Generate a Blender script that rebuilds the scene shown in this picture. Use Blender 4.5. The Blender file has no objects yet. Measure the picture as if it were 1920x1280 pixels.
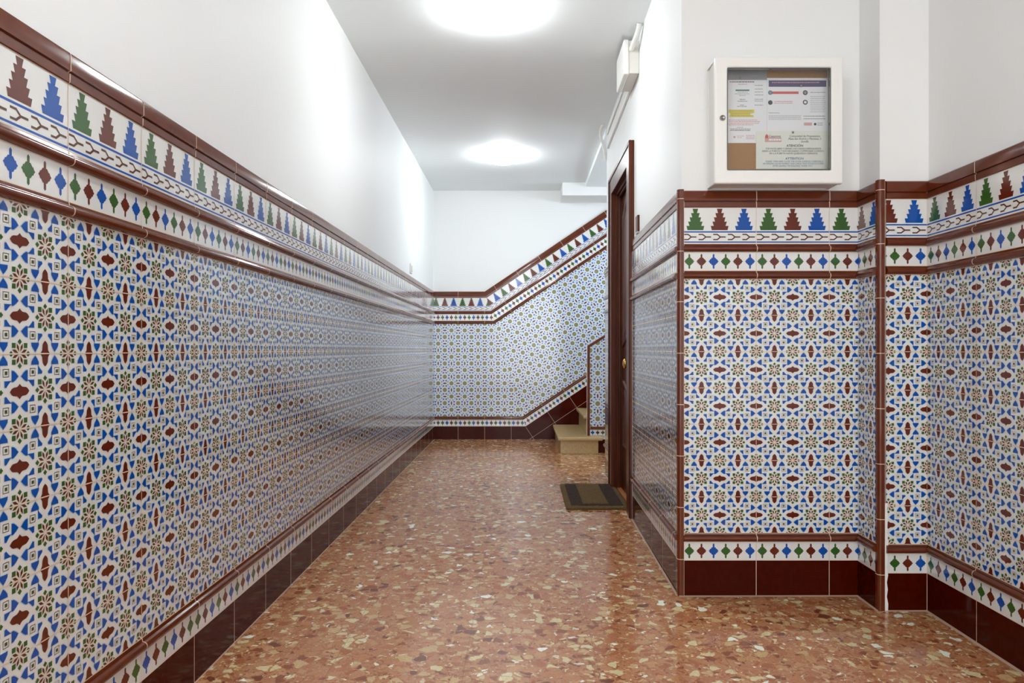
import bpy, math, random
from mathutils import Vector

random.seed(7)
SC = bpy.context.scene
COL = SC.collection

# ------------------------------------------------------------------ camera, world, exposure, lights
FPX = 1335.0                       # focal length in pixels of the 1920 px wide frame
EYE = 0.945
cam_data = bpy.data.cameras.new('camera')
cam_data.sensor_width = 36.0
cam_data.lens = FPX / 1920 * 36.0
cam_data.shift_x = -20.0 / 1920
cam_data.shift_y = 15.0 / 1920
cam_data.clip_start = 0.02
cam = bpy.data.objects.new('camera', cam_data)
COL.objects.link(cam)
cam.location = (0, 0, EYE)
cam.rotation_euler = (math.pi / 2, 0, 0)
SC.camera = cam

world = bpy.data.worlds.new('world')
SC.world = world
world.use_nodes = True
bg = world.node_tree.nodes['Background']
bg.inputs[0].default_value = (0.75, 0.87, 1.0, 1)
bg.inputs[1].default_value = 0.6

SC.view_settings.view_transform = 'Standard'
SC.view_settings.look = 'None'
SC.view_settings.gamma = 1.0
SC.view_settings.use_curve_mapping = False
SC.view_settings.exposure = 1.11

LAMP_EMIT = 38.0
LAMP_SPOTS = [(-0.17, 6.12), (-0.16, 3.49), (-0.16, 0.86), (-0.16, -1.6)]

def area_light(name, loc, rot, sx, sy, power, color):
    l = bpy.data.lights.new(name, 'AREA')
    l.shape = 'RECTANGLE'; l.size = sx; l.size_y = sy
    l.energy = power; l.color = color
    o = bpy.data.objects.new(name, l)
    o.location = loc; o.rotation_euler = rot
    COL.objects.link(o)
    return o
# daylight coming in through the landing window of the stair hall; an unseen fill light added behind the viewer brightens the near end
area_light('window_daylight', (2.57, 6.6, 2.1), (0, math.radians(90), 0), 0.7, 1.0, 16, (0.78, 0.89, 1.0))
area_light('near_end_fill', (0.25, -2.55, 1.25), (math.radians(90), 0, 0), 2.2, 2.3, 28, (0.94, 0.97, 1.0))

# ------------------------------------------------------------------ materials
def srgb(r, g, b):
    f = lambda c: (c / 255 / 12.92) if c / 255 <= 0.04045 else ((c / 255 + 0.055) / 1.055) ** 2.4
    return (f(r), f(g), f(b), 1)

def mat(name, rgb, rough=0.5, metal=0.0, spec=0.5, bump=None, mottle=None, coat=0.0):
    m = bpy.data.materials.new(name)
    m.use_nodes = True
    nt = m.node_tree
    b = nt.nodes['Principled BSDF']
    b.inputs['Base Color'].default_value = srgb(*rgb)
    b.inputs['Roughness'].default_value = rough
    b.inputs['Metallic'].default_value = metal
    b.inputs['Specular IOR Level'].default_value = spec
    b.inputs['Coat Weight'].default_value = coat
    b.inputs['Coat Roughness'].default_value = 0.12
    b.inputs['Coat IOR'].default_value = 1.32
    tc = nt.nodes.new('ShaderNodeTexCoord')
    if bump:
        sc, st, dist = bump
        n = nt.nodes.new('ShaderNodeTexNoise'); n.inputs['Scale'].default_value = sc
        n.inputs['Detail'].default_value = 3
        nt.links.new(tc.outputs['Object'], n.inputs['Vector'])
        bp = nt.nodes.new('ShaderNodeBump'); bp.inputs['Strength'].default_value = st
        bp.inputs['Distance'].default_value = dist
        nt.links.new(n.outputs['Fac'], bp.inputs['Height'])
        nt.links.new(bp.outputs['Normal'], b.inputs['Normal'])
        nt.links.new(bp.outputs['Normal'], b.inputs['Coat Normal'])
    if mottle:
        sc, rgb2 = mottle
        n = nt.nodes.new('ShaderNodeTexNoise'); n.inputs['Scale'].default_value = sc
        n.inputs['Detail'].default_value = 5
        nt.links.new(tc.outputs['Object'], n.inputs['Vector'])
        r = nt.nodes.new('ShaderNodeValToRGB')
        r.color_ramp.elements[0].position = 0.35; r.color_ramp.elements[0].color = srgb(*rgb)
        r.color_ramp.elements[1].position = 0.65; r.color_ramp.elements[1].color = srgb(*rgb2)
        nt.links.new(n.outputs['Fac'], r.inputs[0])
        nt.links.new(r.outputs[0], b.inputs['Base Color'])
    return m

GB = (5.0, 0.10, 0.008)            # gentle waviness shared by every glaze
M = {}
M['plaster'] = mat('white_plaster', (237, 238, 237), 0.55, bump=(9, 0.12, 0.01), spec=0.3)
M['ceiling'] = mat('ceiling_paint', (244, 249, 250), 0.7, bump=(6, 0.1, 0.01), spec=0.2)
M['white'] = mat('white_glaze', (226, 226, 223), 0.10, bump=GB, coat=1.0)
M['blue'] = mat('blue_glaze', (0, 76, 164), 0.10, bump=GB, spec=0.14, coat=1.0)
M['green'] = mat('green_glaze', (52, 92, 34), 0.10, bump=GB, spec=0.14, coat=1.0)
M['brown'] = mat('brown_glaze', (98, 34, 14), 0.10, bump=GB, spec=0.14, coat=1.0)
M['halo'] = mat('pale_blue_glaze', (176, 196, 214), 0.10, bump=GB, coat=1.0)
M['rose'] = mat('pale_rose_glaze', (224, 214, 200), 0.10, bump=GB, coat=1.0)
M['moss'] = mat('dark_olive_glaze', (74, 78, 34), 0.10, bump=GB, spec=0.14, coat=1.0)
M['navy'] = mat('navy_glaze', (26, 70, 146), 0.10, bump=GB, spec=0.14, coat=1.0)
M['sage'] = mat('sage_glaze', (142, 144, 108), 0.10, bump=GB, spec=0.14, coat=1.0)
M['ice'] = mat('ice_blue_glaze', (200, 213, 228), 0.10, bump=GB, coat=1.0)
M['line'] = mat('dark_brown_line_glaze', (88, 46, 28), 0.10, bump=GB, spec=0.14, coat=1.0)
M['grout'] = mat('grout', (222, 196, 172), 0.8)
M['tan'] = mat('cement_fillet', (176, 146, 124), 0.85, bump=(80, 0.4, 0.002))
M['rail'] = mat('chestnut_glaze', (92, 37, 14), 0.12, mottle=(14, (101, 43, 17)), bump=GB, spec=0.45)
M['skirt'] = mat('oxblood_glaze', (60, 8, 1), 0.09, mottle=(45, (68, 13, 2)), bump=GB, spec=0.1)
M['wood'] = None
M['enamel'] = mat('white_enamel', (240, 239, 235), 0.25)
M['plastic'] = mat('white_plastic', (238, 237, 232), 0.4)
M['plastic_dim'] = mat('aged_white_plastic', (222, 218, 210), 0.5)
M['dark'] = mat('dark_gap', (30, 28, 24), 0.8)
M['seal'] = mat('grey_seal', (96, 98, 92), 0.5)
M['cork'] = mat('cork', (178, 132, 80), 0.9, mottle=(260, (160, 114, 66)), bump=(200, 0.5, 0.002))
M['paper'] = mat('white_paper', (242, 243, 247), 0.6)
M['paper_green'] = mat('greenish_paper', (236, 238, 230), 0.6)
M['print_shade_grey'] = mat('grey_print_and_shade', (150, 152, 156), 0.6)  # printed greys, also the shadow painted on the tall notice
M['ink'] = mat('black_ink', (72, 72, 74), 0.7)
M['ink_soft'] = mat('grey_ink', (158, 158, 162), 0.7)
M['ink_red'] = mat('red_ink', (216, 98, 92), 0.7)
M['ink_rose'] = mat('rose_ink', (220, 172, 170), 0.7)
M['ink_blue'] = mat('blue_ink', (96, 126, 164), 0.7)
M['ink_teal'] = mat('teal_ink', (70, 122, 118), 0.7)
M['ink_purple'] = mat('purple_ink', (86, 78, 118), 0.7)
M['ink_yellow'] = mat('yellow_marker', (224, 206, 72), 0.7)
M['steel'] = mat('steel', (170, 170, 168), 0.3, metal=1.0)
M['brass'] = mat('brass', (222, 178, 84), 0.18, metal=1.0)
M['stone'] = mat('beige_terrazzo_stone', (196, 168, 118), 0.28, mottle=(120, (172, 144, 96)), bump=(60, 0.1, 0.002))
M['coir_olive'] = mat('olive_coir', (112, 86, 42), 0.95, mottle=(160, (88, 64, 28)), bump=(400, 1.0, 0.004))
M['coir_dark'] = mat('dark_brown_coir', (58, 34, 16), 0.95, mottle=(160, (42, 22, 10)), bump=(400, 1.0, 0.004))
M['gasket'] = mat('cable_white', (236, 235, 230), 0.5)

def wood_material():
    m = bpy.data.materials.new('reddish_brown_varnished_wood')
    m.use_nodes = True
    nt = m.node_tree; b = nt.nodes['Principled BSDF']
    tc = nt.nodes.new('ShaderNodeTexCoord'); mp = nt.nodes.new('ShaderNodeMapping')
    mp.inputs['Scale'].default_value = (60, 60, 1.6)
    n = nt.nodes.new('ShaderNodeTexNoise'); n.inputs['Scale'].default_value = 1.5; n.inputs['Detail'].default_value = 6
    r = nt.nodes.new('ShaderNodeValToRGB')
    r.color_ramp.elements[0].position = 0.3; r.color_ramp.elements[0].color = srgb(62, 23, 7)
    r.color_ramp.elements[1].position = 0.7; r.color_ramp.elements[1].color = srgb(98, 43, 15)
    nt.links.new(tc.outputs['Object'], mp.inputs[0]); nt.links.new(mp.outputs[0], n.inputs['Vector'])
    nt.links.new(n.outputs['Fac'], r.inputs[0]); nt.links.new(r.outputs[0], b.inputs['Base Color'])
    b.inputs['Roughness'].default_value = 0.33
    b.inputs['Specular IOR Level'].default_value = 0.25
    return m
M['wood'] = wood_material()
M['light_wood'] = mat('honey_wood', (178, 112, 62), 0.35)

def glass_material():
    m = bpy.data.materials.new('clear_pane')
    m.use_nodes = True
    nt = m.node_tree; nt.nodes.clear()
    out = nt.nodes.new('ShaderNodeOutputMaterial')
    mx = nt.nodes.new('ShaderNodeMixShader')
    tr = nt.nodes.new('ShaderNodeBsdfTransparent'); tr.inputs[0].default_value = (0.985, 0.985, 0.98, 1)
    gl = nt.nodes.new('ShaderNodeBsdfGlossy'); gl.inputs['Roughness'].default_value = 0.02
    fr = nt.nodes.new('ShaderNodeFresnel'); fr.inputs[0].default_value = 1.5
    nt.links.new(fr.outputs[0], mx.inputs[0]); nt.links.new(tr.outputs[0], mx.inputs[1])
    nt.links.new(gl.outputs[0], mx.inputs[2]); nt.links.new(mx.outputs[0], out.inputs[0])
    return m
M['glass'] = glass_material()

def lamp_material():
    m = bpy.data.materials.new('lit_opal_diffuser')
    m.use_nodes = True
    b = m.node_tree.nodes['Principled BSDF']
    b.inputs['Base Color'].default_value = (0.9, 0.9, 0.9, 1)
    b.inputs['Emission Color'].default_value = (0.915, 0.965, 0.985, 1)
    b.inputs['Emission Strength'].default_value = LAMP_EMIT
    return m
M['lamp'] = lamp_material()

def terrazzo_material():
    m = bpy.data.materials.new('polished_terrazzo')
    m.use_nodes = True
    nt = m.node_tree; N = nt.nodes; L = nt.links
    b = N['Principled BSDF']
    tc = N.new('ShaderNodeTexCoord')
    # bent coordinates so that chips get ragged outlines
    nz = N.new('ShaderNodeTexNoise'); nz.inputs['Scale'].default_value = 28; nz.inputs['Detail'].default_value = 2
    L.new(tc.outputs['Object'], nz.inputs['Vector'])
    sub = N.new('ShaderNodeVectorMath'); sub.operation = 'SUBTRACT'; sub.inputs[1].default_value = (0.5, 0.5, 0.5)
    L.new(nz.outputs['Color'], sub.inputs[0])
    scl = N.new('ShaderNodeVectorMath'); scl.operation = 'SCALE'; scl.inputs['Scale'].default_value = 0.035
    L.new(sub.outputs[0], scl.inputs[0])
    add = N.new('ShaderNodeVectorMath'); add.operation = 'ADD'
    L.new(tc.outputs['Object'], add.inputs[0]); L.new(scl.outputs[0], add.inputs[1])
    flat = N.new('ShaderNodeVectorMath'); flat.operation = 'MULTIPLY'; flat.inputs[1].default_value = (1, 1, 0)
    L.new(add.outputs[0], flat.inputs[0])

    def chips(scale, seed, stops, low, high, shift):
        off = N.new('ShaderNodeVectorMath'); off.operation = 'ADD'; off.inputs[1].default_value = (shift, shift * 0.7, 0)
        L.new(flat.outputs[0], off.inputs[0])
        v = N.new('ShaderNodeTexVoronoi'); v.feature = 'F1'; v.inputs['Scale'].default_value = scale
        L.new(off.outputs[0], v.inputs['Vector'])
        e = N.new('ShaderNodeTexVoronoi'); e.feature = 'DISTANCE_TO_EDGE'; e.inputs['Scale'].default_value = scale
        L.new(off.outputs[0], e.inputs['Vector'])
        sep = N.new('ShaderNodeSeparateColor'); L.new(v.outputs['Color'], sep.inputs[0])
        ramp = N.new('ShaderNodeValToRGB'); ramp.color_ramp.interpolation = 'CONSTANT'
        el = ramp.color_ramp.elements
        el[0].position = 0; el[0].color = srgb(*stops[0][1])
        el[1].position = stops[1][0]; el[1].color = srgb(*stops[1][1])
        for p, c in stops[2:]:
            x = el.new(p); x.color = srgb(*c)
        L.new(sep.outputs[0], ramp.inputs[0])
        # size: each chip keeps a random margin to its cell's edge
        mr = N.new('ShaderNodeMapRange'); mr.inputs['To Min'].default_value = low; mr.inputs['To Max'].default_value = high
        L.new(sep.outputs[1], mr.inputs['Value'])
        gt = N.new('ShaderNodeMath'); gt.operation = 'GREATER_THAN'
        L.new(e.outputs['Distance'], gt.inputs[0]); L.new(mr.outputs[0], gt.inputs[1])
        return ramp.outputs[0], gt.outputs[0]

    base = (182, 120, 84)
    big = [(0, (190, 126, 88)), (0.14, (168, 98, 62)), (0.28, (196, 138, 94)), (0.40, (206, 164, 116)),
           (0.51, (180, 112, 76)), (0.62, (142, 76, 48)), (0.70, (220, 194, 148)), (0.79, (186, 120, 80)),
           (0.90, (246, 240, 224)), (0.925, (222, 202, 164)), (0.95, (122, 64, 42))]
    small = [(0, (184, 116, 78)), (0.22, (160, 90, 58)), (0.42, (198, 140, 98)), (0.58, (176, 106, 70)),
             (0.74, (216, 180, 132)), (0.87, (240, 224, 196)), (0.92, (132, 70, 46))]
    c1, f1 = chips(29, 0, big, 0.02, 0.26, 0.0)
    c2, f2 = chips(58, 1, small, 0.02, 0.30, 3.3)
    c3, f3 = chips(150, 2, small, 0.05, 0.40, 7.1)
    mixa = N.new('ShaderNodeMix'); mixa.data_type = 'RGBA'
    mixa.inputs['A'].default_value = srgb(*base); L.new(f3, mixa.inputs['Factor']); L.new(c3, mixa.inputs['B'])
    mixb = N.new('ShaderNodeMix'); mixb.data_type = 'RGBA'
    L.new(mixa.outputs['Result'], mixb.inputs['A']); L.new(f2, mixb.inputs['Factor']); L.new(c2, mixb.inputs['B'])
    mixc = N.new('ShaderNodeMix'); mixc.data_type = 'RGBA'
    L.new(mixb.outputs['Result'], mixc.inputs['A']); L.new(f1, mixc.inputs['Factor']); L.new(c1, mixc.inputs['B'])
    # 40 cm slab joints
    sp = N.new('ShaderNodeSeparateXYZ'); L.new(tc.outputs['Object'], sp.inputs[0])
    def joint(sock, offset):
        a = N.new('ShaderNodeMath'); a.operation = 'ADD'; a.inputs[1].default_value = offset + 40.0
        L.new(sock, a.inputs[0])
        d = N.new('ShaderNodeMath'); d.operation = 'DIVIDE'; d.inputs[1].default_value = 0.397
        L.new(a.outputs[0], d.inputs[0])
        f = N.new('ShaderNodeMath'); f.operation = 'FRACT'; L.new(d.outputs[0], f.inputs[0])
        g = N.new('ShaderNodeMath'); g.operation = 'LESS_THAN'; g.inputs[1].default_value = 0.0042
        L.new(f.outputs[0], g.inputs[0])
        return g.outputs[0]
    offx = (-(-0.174) - 40.0) % 0.397
    offy = (-3.45 - 40.0) % 0.397
    jx = joint(sp.outputs[0], offx); jy = joint(sp.outputs[1], offy)
    jw = N.new('ShaderNodeMath'); jw.operation = 'MULTIPLY'; jw.inputs[1].default_value = 0.35; L.new(jy, jw.inputs[0])
    mj = N.new('ShaderNodeMath'); mj.operation = 'MAXIMUM'; L.new(jx, mj.inputs[0]); L.new(jw.outputs[0], mj.inputs[1])
    hf = N.new('ShaderNodeMath'); hf.operation = 'MULTIPLY'; hf.inputs[1].default_value = 0.6
    L.new(mj.outputs[0], hf.inputs[0])
    mixd = N.new('ShaderNodeMix'); mixd.data_type = 'RGBA'
    mixd.inputs['B'].default_value = srgb(98, 66, 50)
    L.new(mixc.outputs['Result'], mixd.inputs['A']); L.new(hf.outputs[0], mixd.inputs['Factor'])
    # cloudy colour inside and between the chips
    mo = N.new('ShaderNodeTexNoise'); mo.inputs['Scale'].default_value = 120; mo.inputs['Detail'].default_value = 6; mo.inputs['Roughness'].default_value = 0.7
    L.new(tc.outputs['Object'], mo.inputs['Vector'])
    mr2 = N.new('ShaderNodeMapRange'); mr2.inputs['From Min'].default_value = 0.3; mr2.inputs['From Max'].default_value = 0.7
    mr2.inputs['To Min'].default_value = 0.74; mr2.inputs['To Max'].default_value = 1.26; L.new(mo.outputs['Fac'], mr2.inputs['Value'])
    vm = N.new('ShaderNodeVectorMath'); vm.operation = 'SCALE'
    L.new(mixd.outputs['Result'], vm.inputs[0]); L.new(mr2.outputs[0], vm.inputs['Scale'])
    tn = N.new('ShaderNodeVectorMath'); tn.operation = 'MULTIPLY'; tn.inputs[1].default_value = (0.95, 1.04, 1.02)
    L.new(vm.outputs[0], tn.inputs[0]); L.new(tn.outputs[0], b.inputs['Base Color'])
    # worn polish
    rn = N.new('ShaderNodeTexNoise'); rn.inputs['Scale'].default_value = 3.0; rn.inputs['Detail'].default_value = 4
    L.new(tc.outputs['Object'], rn.inputs['Vector'])
    rr = N.new('ShaderNodeMapRange'); rr.inputs['To Min'].default_value = 0.09; rr.inputs['To Max'].default_value = 0.22
    L.new(rn.outputs['Fac'], rr.inputs['Value']); L.new(rr.outputs[0], b.inputs['Roughness'])
    bn = N.new('ShaderNodeTexNoise'); bn.inputs['Scale'].default_value = 14
    L.new(tc.outputs['Object'], bn.inputs['Vector'])
    bp = N.new('ShaderNodeBump'); bp.inputs['Strength'].default_value = 0.08; bp.inputs['Distance'].default_value = 0.004
    L.new(bn.outputs['Fac'], bp.inputs['Height']); L.new(bp.outputs[0], b.inputs['Normal'])
    return m
M['terrazzo'] = terrazzo_material()

# ------------------------------------------------------------------ mesh helpers
class MB:
    """Collects polygons with materials; build() links them as one mesh object."""
    def __init__(self):
        self.v = []; self.f = []; self.mi = []; self.mats = []; self.smooth = []
    def slot(self, name):
        if name not in self.mats: self.mats.append(name)
        return self.mats.index(name)
    def poly(self, pts, m, smooth=False):
        k = len(self.v)
        self.v.extend([tuple(p) for p in pts])
        self.f.append(tuple(range(k, k + len(pts)))); self.mi.append(self.slot(m)); self.smooth.append(smooth)
    def faces(self, verts, faces, m, smooth=False):
        k = len(self.v); s = self.slot(m)
        self.v.extend([tuple(p) for p in verts])
        for f in faces:
            self.f.append(tuple(i + k for i in f)); self.mi.append(s); self.smooth.append(smooth)
    def box(self, lo, hi, m):
        x0, y0, z0 = lo; x1, y1, z1 = hi
        vs = [(x0,y0,z0),(x1,y0,z0),(x1,y1,z0),(x0,y1,z0),(x0,y0,z1),(x1,y0,z1),(x1,y1,z1),(x0,y1,z1)]
        self.faces(vs, [(0,3,2,1),(4,5,6,7),(0,1,5,4),(1,2,6,5),(2,3,7,6),(3,0,4,7)], m)
    def prism(self, pts, vec, m, smooth=False):
        """closed prism: polygon pts swept along vec"""
        n = len(pts); vec = Vector(vec)
        a = [Vector(p) for p in pts]; b = [p + vec for p in a]
        fs = [tuple(range(n))[::-1], tuple(range(n, 2 * n))]
        self.faces(a + b, fs, m)
        self.faces(a + b, [(i, (i + 1) % n, n + (i + 1) % n, n + i) for i in range(n)], m, smooth)
    def lathe(self, prof, origin, axis, m, seg=32):
        """prof [(r, h)] turned about axis through origin"""
        ax = Vector(axis).normalized()
        t = Vector((0, 0, 1)) if abs(ax.z) < 0.9 else Vector((1, 0, 0))
        u = ax.cross(t).normalized(); w = ax.cross(u)
        vs = []; fs = []
        for r, h in prof:
            for i in range(seg):
                a = 2 * math.pi * i / seg
                vs.append(Vector(origin) + ax * h + (u * math.cos(a) + w * math.sin(a)) * r)
        for j in range(len(prof) - 1):
            for i in range(seg):
                fs.append((j*seg+i, j*seg+(i+1)%seg, (j+1)*seg+(i+1)%seg, (j+1)*seg+i))
        self.faces(vs, fs, m, True)
        self.faces(vs[:seg], [tuple(range(seg))], m)
        self.faces(vs[-seg:], [tuple(range(seg))[::-1]], m)
    def tube(self, path, r, m, seg=10, ribs=0.0):
        vs = []; fs = []; P = [Vector(p) for p in path]; prev = None
        for i, p in enumerate(P):
            d = (P[min(i+1, len(P)-1)] - P[max(i-1, 0)]).normalized()
            if prev is None:
                t = Vector((0, 0, 1)) if abs(d.z) < 0.9 else Vector((1, 0, 0))
                u = d.cross(t).normalized()
            else:
                u = (prev - d * prev.dot(d)).normalized()
            prev = u; w = d.cross(u)
            rr = r * (1 + (ribs if i % 2 else 0))
            for k in range(seg):
                a = 2 * math.pi * k / seg
                vs.append(p + (u * math.cos(a) + w * math.sin(a)) * rr)
        for i in range(len(P) - 1):
            for k in range(seg):
                fs.append((i*seg+k, i*seg+(k+1)%seg, (i+1)*seg+(k+1)%seg, (i+1)*seg+k))
        self.faces(vs, fs, m, True)
        self.faces(vs[:seg], [tuple(range(seg))[::-1]], m); self.faces(vs[-seg:], [tuple(range(seg))], m)
    def build(self, name, parent=None, bevel=0.0, seg=2):
        me = bpy.data.meshes.new(name)
        me.from_pydata(self.v, [], self.f)
        for n in self.mats: me.materials.append(M[n])
        me.polygons.foreach_set('material_index', self.mi)
        me.polygons.foreach_set('use_smooth', self.smooth)
        me.update()
        o = bpy.data.objects.new(name, me); COL.objects.link(o)
        if parent is not None:
            o.parent = parent
            if parent.type == 'EMPTY':
                o.matrix_parent_inverse = PINV.get(parent.name, o.matrix_parent_inverse)
        if bevel:
            import bmesh
            bm = bmesh.new(); bm.from_mesh(me)
            bmesh.ops.remove_doubles(bm, verts=bm.verts, dist=1e-6)
            bmesh.ops.recalc_face_normals(bm, faces=bm.faces)
            bm.to_mesh(me); bm.free()
            md = o.modifiers.new('bevel', 'BEVEL'); md.width = bevel; md.segments = seg; md.limit_method = 'ANGLE'
        return o
PINV = {}

def thing(name, label, cat, loc, group=None):
    o = bpy.data.objects.new(name, None); COL.objects.link(o)
    o.location = loc; o.empty_display_size = 0.05
    PINV[o.name] = __import__('mathutils').Matrix.Translation(Vector(loc)).inverted()
    if label: o['label'] = label
    if cat: o['category'] = cat
    if group: o['group'] = group
    return o
def tag(o, label, cat, group=None):
    o['label'] = label; o['category'] = cat
    if group: o['group'] = group
    return o
def struct(o, label=None, cat=None):
    o['kind'] = 'structure'
    if label: o['label'] = label
    if cat: o['category'] = cat
    return o

# ------------------------------------------------------------------ 2D clipping of tile drawings
def clip_half(poly, n, c):
    """keep points with n.p <= c"""
    out = []; k = len(poly)
    for i in range(k):
        a = poly[i]; b = poly[(i + 1) % k]
        da = n[0]*a[0] + n[1]*a[1] - c; db = n[0]*b[0] + n[1]*b[1] - c
        if da <= 0: out.append(a)
        if (da < 0 < db) or (db < 0 < da):
            t = da / (da - db)
            out.append((a[0] + (b[0]-a[0])*t, a[1] + (b[1]-a[1])*t))
    return out
def clip(poly, planes):
    for n, c in planes:
        poly = clip_half(poly, n, c)
        if len(poly) < 3: return None
    # drop slivers
    a = 0
    for i in range(len(poly)):
        x0, y0 = poly[i]; x1, y1 = poly[(i+1) % len(poly)]
        a += x0*y1 - x1*y0
    return poly if abs(a) > 2e-8 else None

# ------------------------------------------------------------------ one cell of the star-and-lozenge tile (unit square, corner star + centre star)
def rhomb(cx, cy, ang, r0, r1, w):
    c, s = math.cos(ang), math.sin(ang); rm = r0 * 0.45 + r1 * 0.55
    q = [(r0, 0), (rm, w), (r1, 0), (rm, -w)]
    return [(cx + x*c - y*s, cy + x*s + y*c) for x, y in q]
def d4(p):
    """eight images of a polygon under the symmetries about (.5,.5)"""
    out = []
    for mir in (0, 1):
        for k in range(4):
            q = []
            for x, y in p:
                x -= .5; y -= .5
                if mir: x, y = y, x
                for _ in range(k): x, y = -y, x
                q.append((x + .5, y + .5))
            out.append(q)
    return out
def uniq(polys):
    seen = set(); out = []
    for p in polys:
        key = (round(sum(a for a, b in p)/len(p), 3), round(sum(b for a, b in p)/len(p), 3), len(p))
        if key in seen: continue
        seen.add(key); out.append(p)
    return out
def grow(p, g):
    cx = sum(a for a, b in p)/len(p); cy = sum(b for a, b in p)/len(p)
    out = []
    for a, b in p:
        d = math.hypot(a-cx, b-cy) or 1
        out.append((min(1, max(0, a + (a-cx)/d*g)), min(1, max(0, b + (b-cy)/d*g))))
    return out
CELL = []          # (layer, material, polygon)
house = [(.220,.150),(.370,.150),(.370,.116),(.342,.074),(.300,.024),(.258,.066),(.226,.108)]
wing = [(.354,.146),(.355,.278),(.434,.276),(.442,.246),(.408,.218),(.374,.182)]
half_oval = [(0,.396),(.018,.416),(.048,.438),(.122,.446),(.152,.464),(.182,.5),(.152,.536),(.122,.554),(.048,.562),(.018,.584),(0,.604)]
for p in uniq(d4(house)):
    CELL.append((1, 'halo', grow(p, .013))); CELL.append((2, 'blue', p))
for p in uniq(d4(wing)):
    CELL.append((1, 'halo', grow(p, .010))); CELL.append((2, 'blue', p))
for p in uniq(d4(half_oval)): CELL.append((2, 'brown', p))
for p in uniq(d4([(.227,.227),(.273,.227),(.273,.273),(.227,.273)])): CELL.append((2, 'moss', p))
# fine edges of the white straps: the small square knots and the rings round the stars
for a, b, c, d in ((.196,.196,.304,.204), (.196,.296,.304,.304), (.196,.204,.204,.296), (.296,.204,.304,.296)):
    for p in uniq(d4([(a,b),(c,b),(c,d),(a,d)])): CELL.append((1, 'rose', p))
# centre star
oct_ = [(.5 + .135*math.cos(math.radians(a)), .5 + .135*math.sin(math.radians(a))) for a in range(0, 360, 45)]
CELL.append((1, 'rose', oct_))
for k in range(8): CELL.append((2, 'line', rhomb(.5, .5, math.radians(22.5 + 45*k), 0.026, .150, .0215)))
for k in range(4):
    a = math.radians(90*k); cx, cy = .5 + .160*math.cos(a), .5 + .160*math.sin(a)
    CELL.append((2, 'green', [(cx+.040,cy),(cx,cy+.040),(cx-.040,cy),(cx,cy-.040)]))
    a = math.radians(45 + 90*k); cx, cy = .5 + .156*math.cos(a), .5 + .156*math.sin(a)
    CELL.append((2, 'green', [(cx-.036,cy-.036),(cx+.036,cy-.036),(cx+.036,cy+.036),(cx-.036,cy+.036)]))
# corner star, a quarter in each corner
for p in uniq(d4([(0,0),(.135,0),(.0955,.0955),(0,.135)])): CELL.append((1, 'rose', p))
for p in uniq(d4(rhomb(0, 0, math.radians(22.5), 0.026, .150, .0215))): CELL.append((2, 'line', p))
for p in uniq(d4([(.120,0),(.160,.040),(.200,0)])): CELL.append((2, 'green', p))
for p in uniq(d4([(.076,.076),(.144,.076),(.144,.144),(.076,.144)])): CELL.append((2, 'green', p))

# the far wall's print: slim lozenges, fuller stars, smaller blue pieces on a pale blue ground
CELL_FAR = []
def shrink(p, k):
    cx = sum(a for a, b in p)/len(p); cy = sum(b for a, b in p)/len(p)
    return [(cx + (a-cx)*k, cy + (b-cy)*k) for a, b in p]
for p in uniq(d4(house)): CELL_FAR.append((2, 'navy', shrink(p, .92)))
for p in uniq(d4(wing)): CELL_FAR.append((2, 'navy', shrink(p, .90)))
ring = [(0,.398),(.07,.406),(.14,.436),(.215,.5),(.14,.564),(.07,.594),(0,.602)]
lens = [(0,.440),(.05,.448),(.11,.470),(.176,.5),(.11,.530),(.05,.552),(0,.560)]
for p in uniq(d4(ring)): CELL_FAR.append((1, 'white', p))
for p in uniq(d4(lens)): CELL_FAR.append((2, 'brown', p))
for p in uniq(d4([(.215,.215),(.285,.215),(.285,.285),(.215,.285)])): CELL_FAR.append((1, 'white', p))
for p in uniq(d4([(.235,.235),(.265,.235),(.265,.265),(.235,.265)])): CELL_FAR.append((2, 'moss', p))
CELL_FAR.append((1, 'white', [(.5 + .225*math.cos(math.radians(a)), .5 + .225*math.sin(math.radians(a))) for a in range(0, 360, 30)]))
CELL_FAR.append((1.5, 'sage', [(.5 + (.185 if k % 2 == 0 else .150)*math.cos(math.radians(k*22.5)), .5 + (.185 if k % 2 == 0 else .150)*math.sin(math.radians(k*22.5))) for k in range(16)]))
for k in range(8): CELL_FAR.append((2, 'line', rhomb(.5, .5, math.radians(22.5 + 45*k), .030, .135, .014)))
for p in uniq(d4([(0,0),(.225,0),(.195,.1125),(.1125,.195),(0,.225)])): CELL_FAR.append((1, 'white', p))
for p in uniq(d4([(0,0),(.185,0),(.139,.057),(.131,.131),(.057,.139),(0,.185)])): CELL_FAR.append((1.5, 'sage', p))
for p in uniq(d4(rhomb(0, 0, math.radians(22.5), .030, .135, .014))): CELL_FAR.append((2, 'line', p))

# ------------------------------------------------------------------ dado levels (metres above the floor)
TW = 0.28                    # tile width
Z_SK, Z_D1, Z_B1 = 0.137, 0.208, 0.241       # skirting top, lower border top, lower bead top
Z_F = 1.2155                 # field top
Z_B2, Z_D2, Z_B3 = 1.247, 1.3186, 1.350      # bead, upper border, bead
Z_T, Z_CAP = 1.489, 1.556    # tree band top, cap top
TH = 0.013                   # tile thickness in front of the plaster
L1, L2, L3 = TH + .00025, TH + .0005, TH + .0008

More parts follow.
